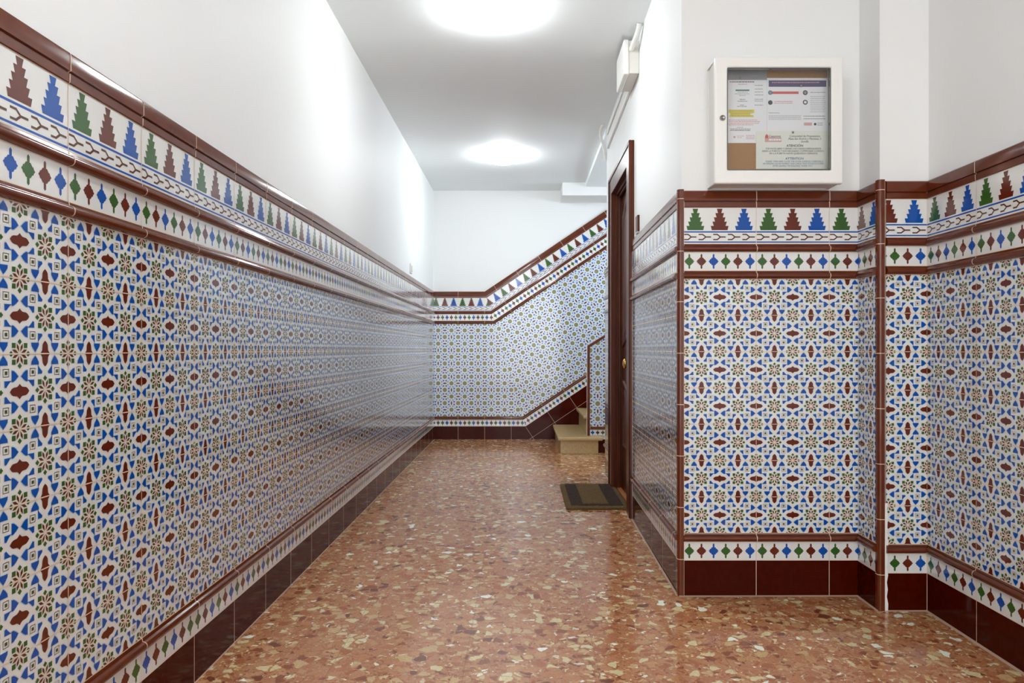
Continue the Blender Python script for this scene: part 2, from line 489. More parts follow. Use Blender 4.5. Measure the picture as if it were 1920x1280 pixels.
class Frame:
    """a wall face: s to the viewer's right, t up, n out of the wall"""
    def __init__(self, O, u, v, n, planes=(), joint=0.0):
        self.O = Vector(O); self.u = Vector(u).normalized(); self.w = Vector(v).normalized(); self.n = Vector(n).normalized()
        self.planes = list(planes)      # ((ns, nt), c) half planes in (s,t)
        self.joint = joint
    def P(self, s, t, off): return self.O + self.u*s + self.w*t + self.n*off
    def emit(self, mb, poly, m, off, planes=None):
        q = clip(poly, self.planes + (planes or []))
        if q: mb.poly([self.P(s, t, off) for s, t in q], m)
    def slab(self, mb, s0, s1, t0, t1, m, planes=None):
        q = clip([(s0,t0),(s1,t0),(s1,t1),(s0,t1)], self.planes + (planes or []))
        if not q: return
        mb.prism([self.P(s, t, 0.0) for s, t in q], self.n * TH, m)
    def joints(self, s0, s1, step=TW):
        k = math.ceil((s0 - self.joint) / step)
        out = []
        while self.joint + k*step < s1 - 1e-6:
            out.append(self.joint + k*step); k += 1
        return out

GW = 0.0011
def field(fr, parent, s0, s1, t0=Z_B1, t1=Z_F, far=False, name='patterned_tiles', extra=None):
    mb = MB(); P = extra or []
    fr.slab(mb, s0, s1, t0, t1, 'ice' if far else 'white', P)
    cell = CELL_FAR if far else CELL; GW = .0004 if far else .0011
    cw = TW / 2; ch = (Z_F - Z_B1) / 7
    rng = [((-1, 0), -s0), ((1, 0), s1), ((0, -1), -t0), ((0, 1), t1)]
    allp = fr.planes + rng + P
    i0 = math.floor((s0 - fr.joint)/cw); i1 = math.ceil((s1 - fr.joint)/cw)
    j0 = math.floor((t0 - Z_F)/ch + 1e-6); j1 = math.ceil((t1 - Z_F)/ch - 1e-6)
    for i in range(i0, i1):
        for j in range(j0, j1):
            sx = fr.joint + i*cw; tz = Z_F + j*ch
            corners = [(sx,tz),(sx+cw,tz),(sx+cw,tz+ch),(sx,tz+ch)]
            dist = [[n[0]*a + n[1]*b - c for a, b in corners] for n, c in allp]
            if any(min(d) > -1e-6 for d in dist): continue
            inside = all(max(d) < 1e-6 for d in dist)
            for layer, m, poly in cell:
                q = [(sx + a*cw, tz + (1 - b)*ch) for a, b in poly]
                if not inside:
                    q = clip(q, allp)
                    if not q: continue
                mb.poly([fr.P(a, b, L1 + (layer - 1)*(L2 - L1)) for a, b in q], m)
    for s in fr.joints(s0, s1):
        fr.emit(mb, [(s-GW,t0),(s+GW,t0),(s+GW,t1),(s-GW,t1)], 'grout', L3, P)
    for j in range(j0, j1 + 1):
        t = Z_F + j*ch
        if t < t0 - 1e-4 or t > t1 + 1e-4: continue
        fr.emit(mb, [(s0,t-GW),(s1,t-GW),(s1,t+GW),(s0,t+GW)], 'grout', L3, P)
    return mb.build(name, parent)

TREE_T = [(25,15),(39,28),(52,42),(65,53),(80,71)]
def tree_band(fr, parent, s0, s1, t0=Z_B3, t1=Z_T):
    mb = MB(); rng = [((-1, 0), -s0), ((1, 0), s1)]
    fr.slab(mb, s0, s1, t0, t1, 'white')
    k = TW / 655.0; H = t1 - t0; kz = H / 327.0
    js = fr.joints(s0 - TW, s1)
    for s in js:
        for n, colr in enumerate(('green', 'brown', 'blue')):
            cx = s + (109 + 218*n) * k
            right = []; top = t1 - 10*kz; th = 193*kz/5
            for i, (a, b) in enumerate(TREE_T):
                right += [(a*k, top - i*th), (b*k, top - (i+1)*th)]
            # tiers are separate convex trapezoids so that clipping stays clean
            for i, (a, b) in enumerate(TREE_T):
                q = [(cx-a*k, top-i*th), (cx+a*k, top-i*th), (cx+b*k, top-(i+1)*th), (cx-b*k, top-(i+1)*th)]
                fr.emit(mb, q, colr, L1, rng)
        for n in range(5):
            bx = s + (10 + 131*n)*k; w = 5.6*kz
            my = t0 + 62*kz; dy = 23*kz
            def seg(x0, y0, x1, y1, lay=0.0):
                d = math.hypot(x1-x0, y1-y0); nx, ny = -(y1-y0)/d*w, (x1-x0)/d*w
                ex, ey = (x1-x0)/d*w*.6, (y1-y0)/d*w*.6
                fr.emit(mb, [(x0-nx-ex,y0-ny-ey),(x1-nx+ex,y1-ny+ey),(x1+nx+ex,y1+ny+ey),(x0+nx-ex,y0+ny-ey)], 'line', L1 + lay, rng)
            seg(bx, my+dy, bx+34*k, my+dy); seg(bx, my-dy, bx+34*k, my-dy)
            seg(bx+34*k, my+dy, bx+62*k, my, .00008); seg(bx+34*k, my-dy, bx+62*k, my, .00016); seg(bx+62*k, my, bx+106*k, my, .00024)
    for a, b in ((213, 225), (305, 316)):
        fr.emit(mb, [(s0, t1-b*kz), (s1, t1-b*kz), (s1, t1-a*kz), (s0, t1-a*kz)], 'blue', L1)
    for s in fr.joints(s0, s1):
        fr.emit(mb, [(s-GW,t0),(s+GW,t0),(s+GW,t1),(s-GW,t1)], 'grout', L3)
    for t in (t0, t1):
        fr.emit(mb, [(s0,t-GW),(s1,t-GW),(s1,t+GW),(s0,t+GW)], 'grout', L3)
    return mb.build('tree_border_tiles', parent)

def star_band(fr, parent, s0, s1, t0, t1, order=('green', 'brown', 'blue'), flips=()):
    mb = MB(); rng = [((-1, 0), -s0), ((1, 0), s1)]
    fr.slab(mb, s0, s1, t0, t1, 'white')
    k = TW / 655.0; H = t1 - t0; kz = H / 168.0; cz = (t0 + t1)/2
    for jn, s in enumerate(fr.joints(s0 - TW, s1)):
        rev = any(abs(s - f) < 0.02 for f in flips)
        for n in range(6):
            colr = (order[::-1] if rev else order)[n % 3]
            cx = s + (54.6 + 109*n)*k
            # stepped star: stacked centred pieces, each convex
            for pts in ([(-8,60),(0,69),(8,60),(8,34),(-8,34)], [(-8,-60),(-8,-34),(8,-34),(8,-60),(0,-69)],
                        [(-15,34),(15,34),(26,19),(-26,19)], [(-15,-34),(-26,-19),(26,-19),(15,-34)],
                        [(-32,19),(32,19),(37,8),(45,0),(37,-8),(32,-19),(-32,-19),(-37,-8),(-45,0),(-37,8)]):
                fr.emit(mb, [(cx + a*k, cz + b*kz) for a, b in pts], colr, L1, rng)
    for s in fr.joints(s0, s1):
        fr.emit(mb, [(s-GW,t0),(s+GW,t0),(s+GW,t1),(s-GW,t1)], 'grout', L3)
    for t in (t0, t1):
        fr.emit(mb, [(s0,t-GW),(s1,t-GW),(s1,t+GW),(s0,t+GW)], 'grout', L3)
    return mb.build('star_border_tiles', parent)

def moulding(fr, parent, s0, s1, prof, name, seams=True):
    """prof [(t, off)]; ends follow the frame's clipping planes, so that mitres meet"""
    mb = MB()
    def span(t):
        a, b = s0, s1
        for (ns, nt), c in fr.planes:
            if abs(ns) < 1e-9: continue
            lim = (c - nt*t) / ns
            if ns > 0: b = min(b, lim)
            else: a = max(a, lim)
        return a, b
    rows = []
    for t, off in prof:
        a, b = span(t)
        rows.append((fr.P(a, t, off), fr.P(b, t, off)))
    n = len(rows)
    vs = [r[0] for r in rows] + [r[1] for r in rows]
    mb.faces(vs, [(i, n+i, n+i+1, i+1) for i in range(n-1)], 'rail', True)
    mb.faces(vs, [tuple(range(n)), tuple(range(2*n-1, n-1, -1))], 'rail')
    if seams:
        for s in fr.joints(s0, s1):
            sa = []; sb = []
            for t, off in prof:
                a, b = span(t)
                if not (a < s < b): break
                j = random.uniform(-.0003, .0003)
                sa.append(fr.P(s - .0014 + j, t, off + .0006)); sb.append(fr.P(s + .0014 + j, t, off + .0006))
            else:
                mb.faces(sa + sb, [(i, n+i, n+i+1, i+1) for i in range(n-1)], 'grout', True)
    o = mb.build(name, parent)
    o.data.set_sharp_from_angle(angle=math.radians(32))
    return o

def bead_profile(t0, t1):
    h = t1 - t0; out = [(t0 + .0004, 0.0), (t0 + .0004, TH)]
    # a lip, then the swelling
    for i in range(0, 13):
        a = math.pi * i / 12
        out.append((t0 + h*.04 + h*.72*(1 - math.cos(a))/2, TH + .002 + .0125*math.sin(a)**0.8))
    out += [(t0 + h*.80, TH + .003), (t0 + h*.97, TH + .0015), (t1 - .0004, 0.0)]
    return out
CAP_PROFILE = [(Z_T+.0004, 0.0), (Z_T+.0004, .0150), (Z_T+.002, .0165), (1.5085, .0170), (1.5105, .0135), (1.5125, .0135),
               (1.5145, .0190), (1.547, .0186), (1.551, .0170), (1.5545, .012), (Z_CAP, .006), (Z_CAP, 0.0)]

def skirting(fr, parent, s0, s1, t0=0.0, t1=Z_SK):
    mb = MB()
    fr.slab(mb, s0, s1, t0, t1, 'skirt')
    for s in fr.joints(s0, s1):
        fr.emit(mb, [(s-GW,t0),(s+GW,t0),(s+GW,t1),(s-GW,t1)], 'grout', L1)
    fr.emit(mb, [(s0,t1-GW),(s1,t1-GW),(s1,t1+.0002),(s0,t1+.0002)], 'grout', L1)
    return mb

def dado(fr, parent, s0, s1, order=('green', 'brown', 'blue'), flips_up=(), flips_low=(), skirt=True, far=False):
    field(fr, parent, s0, s1, far=far)
    tree_band(fr, parent, s0, s1)
    star_band(fr, parent, s0, s1, Z_B2, Z_D2, order, flips_up)
    star_band(fr, parent, s0, s1, Z_SK, Z_D1, order, flips_low)
    moulding(fr, parent, s0, s1, bead_profile(Z_D1, Z_B1), 'bead_moulding')
    moulding(fr, parent, s0, s1, bead_profile(Z_F, Z_B2), 'bead_moulding')
    moulding(fr, parent, s0, s1, bead_profile(Z_D2, Z_B3), 'bead_moulding')
    moulding(fr, parent, s0, s1, CAP_PROFILE, 'cap_moulding')
    if skirt: skirting(fr, parent, s0, s1).build('skirting_tiles', parent)

def corner_bead(parent, x, y, sx, sy, z0, z1, cuts, r=0.0115):
    """bullnose bead standing on an outer corner; sx, sy point outwards"""
    mb = MB(); size = .023
    pts = []
    for i in range(9):
        a = math.pi/2 * i/8
        pts.append((x + sx*(size/2 - r + r*math.cos(a)), y + sy*(size/2 - r + r*math.sin(a))))
    pts += [(x - sx*size/2, y + sy*size/2), (x - sx*size/2, y - sy*size/2), (x + sx*size/2, y - sy*size/2)]
    mb.prism([(a, b, z0) for a, b in pts], (0, 0, z1 - z0), 'rail', False)
    big = [(x + (a-x)*1.05, y + (b-y)*1.05) for a, b in pts]
    for c in cuts:
        mb.prism([(a, b, c - .0012) for a, b in big], (0, 0, .0024), 'grout')
    # grout lines that flank the bead
    for (dx, dy, wx, wy) in ((-sx*size/2, sy*(size/2 - .004), .0012, .0035), (sx*(size/2 - .004), -sy*size/2, .0035, .0012)):
        mb.box((x+dx-wx, y+dy-wy, z0), (x+dx+wx, y+dy+wy, z1-.002), 'grout')
    return mb.build('corner_bead', parent)

# ------------------------------------------------------------------ THE ROOM
CEIL = 2.62
XL = -0.943                    # plaster of the left wall
YB = 7.513                     # plaster of the far wall
def xr(d): return 0.5847 + 0.010*d     # plaster of the wall with the door
YP = 2.745                     # plaster of the pillar's front
XS = 1.298; YS = 2.588; XRR = 1.476    # side step, its front, wall on the right
DOOR0, DOOR1, DOORTOP = 4.10, 4.85, 2.01

mb = MB(); mb.box((-1.2, -2.9, -0.08), (2.8, 7.8, 0.0), 'terrazzo')
floor = struct(mb.build('floor'), 'polished terrazzo floor of reddish slabs with cream and brown chips', 'floor')
mb = MB(); mb.box((-1.2, -2.9, CEIL), (2.8, 7.8, CEIL + .1), 'ceiling')
ceiling = struct(mb.build('ceiling'), 'flat white painted corridor ceiling', 'ceiling')
# lowered part over the stair hall and the landing beam against the far wall
mb = MB(); mb.box((.630, 5.41, 2.575), (2.7, 7.16, CEIL - .0005), 'ceiling'); mb.build('lowered_ceiling', ceiling)
mb = MB(); mb.box((.400, 7.14, 2.49), (2.7, YB + .02, CEIL - .0008), 'plaster'); mb.build('landing_beam', ceiling)

mb = MB(); mb.box((XL - .2, -2.8, 0), (XL, YB + .2, CEIL), 'plaster')
wall_left = struct(mb.build('wall_left'), 'long white wall on the left above a patterned tile dado', 'wall')
mb = MB(); mb.box((XL, YB, 0), (2.8, YB + .2, CEIL), 'plaster')
wall_back = struct(mb.build('wall_back'), 'white end wall with a tile dado that climbs along the stairs', 'wall')
mb = MB()
def wallprism(d0, d1, z0, z1, xb=1.6):
    mb.prism([(xr(d0), d0, z0), (xb, d0, z0), (xb, d1, z0), (xr(d1), d1, z0)], (0, 0, z1 - z0), 'plaster')
wallprism(YP, DOOR0, 0, CEIL); wallprism(DOOR1, 5.41, 0, CEIL); wallprism(DOOR0, DOOR1, DOORTOP, CEIL)
mb.box((.80, DOOR0, 0), (1.6, DOOR1, DOORTOP), 'plaster')
wall_right = struct(mb.build('wall_right'), 'white wall with the wooden apartment door and pillar corner', 'wall')
mb = MB()
mb.box((XS, YS, 0), (1.7, YP - .0005, CEIL), 'plaster')
mb.box((XRR, -2.8, 0), (1.7, YS - .0005, CEIL), 'plaster')
wall_near = struct(mb.build('wall_right_near'), 'white stepped wall at the right edge above the tile dado', 'wall')
mb = MB(); mb.box((XL, -2.8, 0), (1.7, -2.6, CEIL), 'plaster')
struct(mb.build('wall_front'), 'plain white wall behind the viewer', 'wall')
# stair hall side with its landing window
mb = MB()
mb.box((1.6, 5.21, 0), (2.8, 5.41, CEIL), 'plaster')
mb.box((2.6, 5.41, 0), (2.8, YB, 1.75), 'plaster'); mb.box((2.6, 5.41, 2.45), (2.8, YB, CEIL), 'plaster')
mb.box((2.6, 5.41, 1.75), (2.8, 6.1, 2.45), 'plaster'); mb.box((2.6, 7.1, 1.75), (2.8, YB, 2.45), 'plaster')
struct(mb.build('wall_stair_hall'), 'plain white outer wall of the stair hall around the landing window', 'wall')
mb = MB()
for lo, hi in (((2.66,6.1,1.75),(2.7,6.14,2.45)), ((2.66,7.06,1.75),(2.7,7.1,2.45)), ((2.66,6.58,1.79),(2.7,6.62,2.41)),
               ((2.66,6.14,1.75),(2.7,7.06,1.79)), ((2.66,6.14,2.41),(2.7,7.06,2.45))):
    mb.box(lo, hi, 'enamel')
w1 = struct(mb.build('window_1'), 'white framed landing window of the stair hall', 'window')
mb = MB(); mb.box((2.68, 6.12, 1.77), (2.684, 7.08, 2.43), 'glass'); mb.build('window_pane', w1)

# ---- dados
Z3 = (0, 0, 1)
fl = Frame((XL, 0, 0), (0, 1, 0), Z3, (1, 0, 0), joint=1.456)
fj = lambda k: 1.456 + TW*k
dado(fl, wall_left, -0.5, YB - TH, flips_up=[fj(9), fj(12), fj(15), fj(19)],
     flips_low=[fj(k) for k in (-7,-6,-5,-4,-3,-2,-1,0,1,5,7,11,16)])

# far wall: level part, then the part that climbs at 33.8 degrees, mitred
TA = math.radians(33.8)
BX, BZ = -0.400, Z_CAP
mdir = (math.cos(TA/2), math.sin(TA/2))         # normal of the mitre
c_m = mdir[0]*BX + mdir[1]*BZ
TOPLIM = 2.489
fb1 = Frame((0, YB, 0), (1, 0, 0), Z3, (0, -1, 0), planes=[(mdir, c_m)], joint=-0.400 - TW*4)
u2 = (math.cos(TA), math.sin(TA)); v2 = (-math.sin(TA), math.cos(TA))
O2 = (BX - v2[0]*BZ, BZ - v2[1]*BZ)             # origin of the climbing frame
def plane2(n, c):
    """half plane in wall coordinates -> in climbing coordinates"""
    return ((n[0]*u2[0] + n[1]*u2[1], n[0]*v2[0] + n[1]*v2[1]), c - n[0]*O2[0] - n[1]*O2[1])
XEND = 2.0
fb2 = Frame((O2[0], YB, O2[1]), (u2[0], 0, u2[1]), (v2[0], 0, v2[1]), (0, -1, 0),
            planes=[plane2((-mdir[0], -mdir[1]), -c_m), plane2((1, 0), XEND), plane2((0, 1), TOPLIM)], joint=0.115)
REV = ('blue', 'brown', 'green')
dado(fb1, wall_back, XL + TH, 0.9, order=REV, far=True)
field(fb2, wall_back, -0.9, 3.4, far=True)
tree_band(fb2, wall_back, -0.9, 3.4)
star_band(fb2, wall_back, -0.9, 3.4, Z_B2, Z_D2, REV)
star_band(fb2, wall_back, -0.9, 3.4, Z_SK, Z_D1, REV)
for pr, nm in ((bead_profile(Z_D1, Z_B1), 'bead_moulding'), (bead_profile(Z_F, Z_B2), 'bead_moulding'),
               (bead_profile(Z_D2, Z_B3), 'bead_moulding'), (CAP_PROFILE, 'cap_moulding')):
    moulding(fb2, wall_back, -0.9, 3.4, pr, nm)
fs2 = Frame(fb2.O, fb2.u, fb2.w, fb2.n, planes=fb2.planes + [plane2((0, -1), 0.0)], joint=0.405)
mbk = skirting(fs2, wall_back, -0.9, 3.4, t0=-0.9)
fs2.emit(mbk, [(-0.9, -GW), (3.4, -GW), (3.4, GW), (-0.9, GW)], 'grout', L1)
mbk.build('skirting_tiles', wall_back)

# wall with the door: s runs towards the viewer
ur = Vector((-0.010, -1, 0)).normalized(); nr = Vector((-1, 0.010, 0)).normalized()
fr_ = Frame((xr(0), 0, 0), ur, Z3, nr, joint=-3.065 - TW*10)
dado(fr_, wall_right, -3.965, -YP - 0.0, flips_up=[-3.345], flips_low=[-3.345])
dado(fr_, wall_right, -5.41, -4.965)
mbc = MB(); fr_.P(0, 0, 0)
q = [fr_.P(a, b, .0) for a, b in ((-3.9845, 0), (-3.966, 0), (-3.966, 1.50), (-3.9845, 1.50))]
mbc.prism(q, fr_.n*.0125, 'plaster'); mbc.build('plaster_filler', wall_right)
# pillar front
fp = Frame((0, YP, 0), (1, 0, 0), Z3, (0, -1, 0), joint=0.616)
dado(fp, wall_right, 0.617, XS - TH)
corner_bead(wall_right, xr(YP) - .006, YP - .006, -1, -1, 0, Z_CAP + .003, [.141, .340, .537, .734, .931, 1.128, 1.322, 1.523])
# return of the step and its front
fret = Frame((XS, 0, 0), (0, -1, 0), Z3, (-1, 0, 0), joint=-2.839)
dado(fret, wall_near, -YP + TH, -YS)
fstep = Frame((0, YS, 0), (1, 0, 0), Z3, (0, -1, 0), joint=1.4625 - TW)
dado(fstep, wall_near, XS + .016, XRR - TH)
corner_bead(wall_near, XS - .002, YS - .006, -1, -1, 0, Z_CAP + .003, [.131, .331, .531, .731, .931, 1.131, 1.327, 1.522])
frr = Frame((XRR, 0, 0), (0, -1, 0), Z3, (-1, 0, 0), joint=-YS + TH)
dado(frr, wall_near, -YS + TH, 0.5)
# broken plaster beside the lower end of the corner bead
mb = MB(); prev = None
zs = [0.0 + i*.026 for i in range(16)]
for i in range(len(zs) - 1):
    w0 = .006 + .005*random.random(); w1_ = w0 if prev is None else prev; prev = .006 + .006*random.random()
    mb.prism([(XS+.010, YS-TH-.0022, zs[i]), (XS+.012+w1_, YS-TH-.0022, zs[i]), (XS+.012+prev, YS-TH-.0022, zs[i+1]), (XS+.010, YS-TH-.0022, zs[i+1])], (0, .002, 0), 'plaster')
mb.build('plaster_filler', wall_near)
# cement fillets where the dados meet the floor
mb = MB()
def fillet(a, b, n, w=.011, h=.005):
    a = Vector(a); b = Vector(b); n = Vector(n); z = Vector((0, 0, 1))
    mb.faces([a, b, b + n*w, a + n*w, a + z*h, b + z*h], [(0,1,2,3), (4,3,2,5), (0,4,5,1), (0,3,4), (1,5,2)], 'tan')
fillet((XL+TH, -0.5, 0), (XL+TH, YB-TH, 0), (1, 0, 0), .0025, .002)
fillet((xr(YP)-TH, YP-TH-.004, 0), (XS-TH, YP-TH, 0), (0, -1, 0), .008, .003)
fillet((xr(YP)-TH-.003, YP-.01, 0), (xr(3.97)-TH, 3.97, 0), (-1, 0, 0), .007, .003)
fillet((xr(4.97)-TH, 4.97, 0), (xr(5.41)-TH, 5.41, 0), (-1, 0, 0), .006, .003)
fillet((XS-TH, YP-TH, 0), (XS-TH, YS-TH, 0), (-1, 0, 0), .007, .003)
fillet((XS, YS-TH, 0), (XRR-TH, YS-TH, 0), (0, -1, 0), .007, .003)
fillet((XRR-TH, YS-TH, 0), (XRR-TH, 0.0, 0), (-1, 0, 0), .010, .003)
mb.build('cement_fillet', floor)

# ------------------------------------------------------------------ stairs
st = thing('staircase', 'beige stone staircase climbing to the right along the tiled end wall', 'stairs', (.34, 6.95, 0))
RUN, RISE = .249, .175
YBK = YB - TH - .001
mb = MB(); mb.box((.342, 6.437, 0), (.684, YBK, .124), 'stone'); mb.build('riser', st, bevel=.003)
mb = MB(); mb.box((.316, 6.395, .1245), (.722, YBK, .155), 'stone'); mb.build('tread', st, bevel=.009, seg=3)
for i in range(1, 6):
    x = .316 + RUN*i; z = .155 + RISE*i
    mb = MB(); mb.box((x + .026, 6.605, .1552 if i == 1 else z - RISE + .0005), (x + RUN + .06, YBK, z - .0305), 'stone'); mb.build('riser', st, bevel=.003)
    mb = MB(); mb.box((x, 6.605, z - .030), (x + RUN + .05, YBK, z), 'stone'); mb.build('tread', st, bevel=.009, seg=3)

# low wall that flanks the stairs
YW = 6.533
sl = math.tan(math.radians(32))
def ztop(x): return .98 + (x - .592)*sl
mb = MB()
mb.prism([(.594, YW, .1555), (1.9, YW, .1555), (1.9, YW, ztop(1.9)), (.594, YW, ztop(.594))], (0, .068, 0), 'plaster')
mb.box((.724, YW, 0), (1.9, 6.60, .155), 'plaster')
wst = struct(mb.build('wall_stair'), 'low tiled wall with a sloping brown edge beside the stone stairs', 'wall')
tl = math.atan(sl); dn = (-math.sin(tl), math.cos(tl))
cW = dn[0]*.592 + dn[1]*.98 - .019
fw = Frame((0, YW, 0), (1, 0, 0), Z3, (0, -1, 0), planes=[(dn, cW)], joint=.617)
field(fw, wst, .616, 1.9, t0=.239, t1=1.80, far=True)
star_band(fw, wst, .616, 1.9, .157, .212, ('blue', 'line', 'moss'))
moulding(fw, wst, .616, 1.9, bead_profile(.212, .239), 'bead_moulding')
mb = skirting(Frame((0, YW, 0), (1, 0, 0), Z3, (0, -1, 0), joint=.76), wst, .686, 1.9, 0, .123)
mb.build('skirting_tiles', wst)
mb = MB()
mb.prism([(.592, YW-TH-.006, .1565), (.6155, YW-TH-.006, .1565), (.6155, YW-TH-.006, .966), (.592, YW-TH-.006, .981)], (0, .022, 0), 'rail')
mb.prism([(.592, YW-TH-.006, .981), (.6155, YW-TH-.006, .966), (1.9, YW-TH-.006, ztop(1.9)-.021), (1.9, YW-TH-.006, ztop(1.9)+.002)], (0, .022, 0), 'rail')
mb.build('edge_bead', wst, bevel=.005)

# ------------------------------------------------------------------ door
dr = thing('door_1', None, None, (xr(4.475), 4.475, 0)); struct(dr, 'reddish brown wooden apartment door with a round brass knob', 'door')
FX = .600                      # face of the casing towards the corridor
def ux(d): return xr(d)
mb = MB()
mb.box((FX, 3.985, 0), (.632, 4.12, 2.118), 'wood')
mb.box((FX, 4.83, 0), (.640, 4.955, 2.118), 'wood')
mb.box((FX, 4.12, 2.0), (.636, 4.83, 2.118), 'wood')
# raised outer lip of the casing
mb.box((FX-.006, 3.985, 0), (FX, 4.005, 2.118), 'wood'); mb.box((FX-.006, 4.935, 0), (FX, 4.955, 2.118), 'wood')
mb.box((FX-.006, 4.005, 2.098), (FX, 4.935, 2.118), 'wood')
mb.build('door_casing', dr, bevel=.004)
mb = MB()
mb.box((.632, 4.10, 0), (.80, 4.125, 2.01), 'wood'); mb.box((.636, 4.825, 0), (.80, 4.85, 2.01), 'wood')
mb.box((.634, 4.125, 1.985), (.80, 4.825, 2.01), 'wood')
mb.box((.648, 4.125, 0), (.660, 4.137, 1.985), 'wood'); mb.box((.648, 4.813, 0), (.660, 4.825, 1.985), 'wood')
mb.box((.648, 4.137, 1.973), (.660, 4.813, 1.985), 'wood')
mb.build('door_jamb', dr, bevel=.002)
mb = MB(); mb.box((.672, 4.128, .012), (.712, 4.822, 1.983), 'wood')
leaf = mb.build('door_leaf', dr, bevel=.002)
def arch_panel(y0, y1, z0, z1, top_arc, bot_arc, name):
    """raised bolection frame around a panel; arcs bend the top or the bottom edge"""
    mb = MB(); n = 14
    def outline(g):
        pts = []
        a0, a1, b0, b1 = y0+g, y1-g, z0+g, z1-g
        for i in range(n+1):
            f = i/n; pts.append((a0 + (a1-a0)*f, b0 + bot_arc*math.sin(math.pi*f)))
        for i in range(n+1):
            f = 1 - i/n; pts.append((a0 + (a1-a0)*f, b1 + top_arc*math.sin(math.pi*f)))
        return pts
    rings = [(0, 0), (.005, .011), (.016, .013), (.026, .005), (.032, .001), (.060, .003), (.085, .010)]
    vs = []; fs = []; m = 2*(n+1)
    for g, h in rings:
        vs += [(.672 - h, a, b) for a, b in outline(g)]
    for r in range(len(rings)-1):
        for i in range(m): fs.append((r*m+i, r*m+(i+1)%m, (r+1)*m+(i+1)%m, (r+1)*m+i))
    mb.faces(vs, fs, 'wood', True)
    mb.faces(vs[-m:], [tuple(range(m))], 'wood')
    return mb.build(name, leaf)
arch_panel(4.21, 4.74, .958, 1.83, .09, .060, 'raised_panel')
arch_panel(4.21, 4.74, .30, .752, -.060, 0, 'raised_panel')
mb = MB(); mb.lathe([(.034, 0), (.034, .003), (.028, .006), (.014, .008), (.014, .014), (.024, .018), (.0305, .025), (.031, .032), (.026, .039), (.012, .043), (.001, .0435)], (.672, 4.475, .856), (-1, 0, 0), 'brass')
mb.build('door_knob', leaf)['label'] = 'round brass knob in the middle of the door'
mb = MB(); mb.box((.640, 4.127, .0003), (.670, 4.823, .012), 'light_wood')
mb.build('threshold', dr, bevel=.003)['label'] = 'pale wooden threshold strip'

# ------------------------------------------------------------------ doormat
dm = thing('doormat', 'olive and dark brown doormat on the floor before the wooden door', 'doormat', (.46, 4.565, 0))
X0, X1, Y0, Y1 = .258, .634, 4.19, 4.95
def matpiece(x0, x1, y0, y1, z, m, name):
    mb = MB(); nx = max(2, int((x1-x0)/.008)); ny = max(2, int((y1-y0)/.008)); vs = []; fs = []
    for j in range(ny+1):
        for i in range(nx+1):
            e = (i in (0, nx) or j in (0, ny))
            vs.append((x0+(x1-x0)*i/nx + (0 if e else random.uniform(-.001,.001)), y0+(y1-y0)*j/ny, z - (.004 if e else 0) + random.uniform(-.0015, .0015)))
    for j in range(ny):
        for i in range(nx): fs.append((j*(nx+1)+i, j*(nx+1)+i+1, (j+1)*(nx+1)+i+1, (j+1)*(nx+1)+i))
    mb.faces(vs, fs, m)
    mb.box((x0, y0, .0004), (x1, y1, z - .006), m)
    return mb.build(name, dm)
matpiece(X0, X1, Y0, Y1, .014, 'coir_olive', 'mat_border')
matpiece(X0+.030, X1-.030, Y0+.055, Y1-.022, .0175, 'coir_dark', 'mat_frame')['label'] = 'dark brown band of the doormat'
matpiece(X0+.105, X1-.115, Y0+.095, Y1-.040, .021, 'coir_olive', 'mat_centre')

# ------------------------------------------------------------------ ceiling lamps
LLAB = ['round lit ceiling lamp far down the corridor before the stairs', 'round lit ceiling lamp at the top edge of the photo',
        'round lit ceiling lamp straight above the viewer', 'round lit ceiling lamp behind the viewer near the front wall']
def lamp_parts(t, x, y):
    mb = MB(); mb.lathe([(.096, 0), (.097, .004), (.096, .0085)], (x, y, CEIL), (0, 0, -1), 'enamel', 48)
    mb.build('lamp_base', t)
    mb = MB(); prof = [(.098, .009), (.104, .010), (.108, .016), (.111, .032)] + [(.111*math.cos(a)**.7, .038 + .044*math.sin(a)) for a in [i*math.pi/2/10 for i in range(10)]] + [(.001, .082)]
    mb.lathe(prof, (x, y, CEIL), (0, 0, -1), 'lamp', 48)
    mb.build('lamp_diffuser', t)
x0, y0 = LAMP_SPOTS[0]
proto = thing('ceiling_lamp', LLAB[0], 'lamp', (x0, y0, CEIL), 'round ceiling lamps along the corridor')
lamp_parts(proto, x0, y0)
for (x, y), lab in zip(LAMP_SPOTS[1:], LLAB[1:]):
    c = proto.copy(); COL.objects.link(c); c.location = (x, y, CEIL); c['label'] = lab
    for ch in proto.children:
        k = ch.copy(); COL.objects.link(k); k.parent = c
        k.matrix_parent_inverse = ch.matrix_parent_inverse.copy()

# ------------------------------------------------------------------ notice board
YF = 2.622                     # front of its door
nb = thing('notice_board', 'white metal notice board with a glazed door on the pillar', 'notice board', (.945, YP, Z_CAP))
bx0, bx1, bz0, bz1 = .708, 1.181, 1.562, 2.0236
mb = MB()
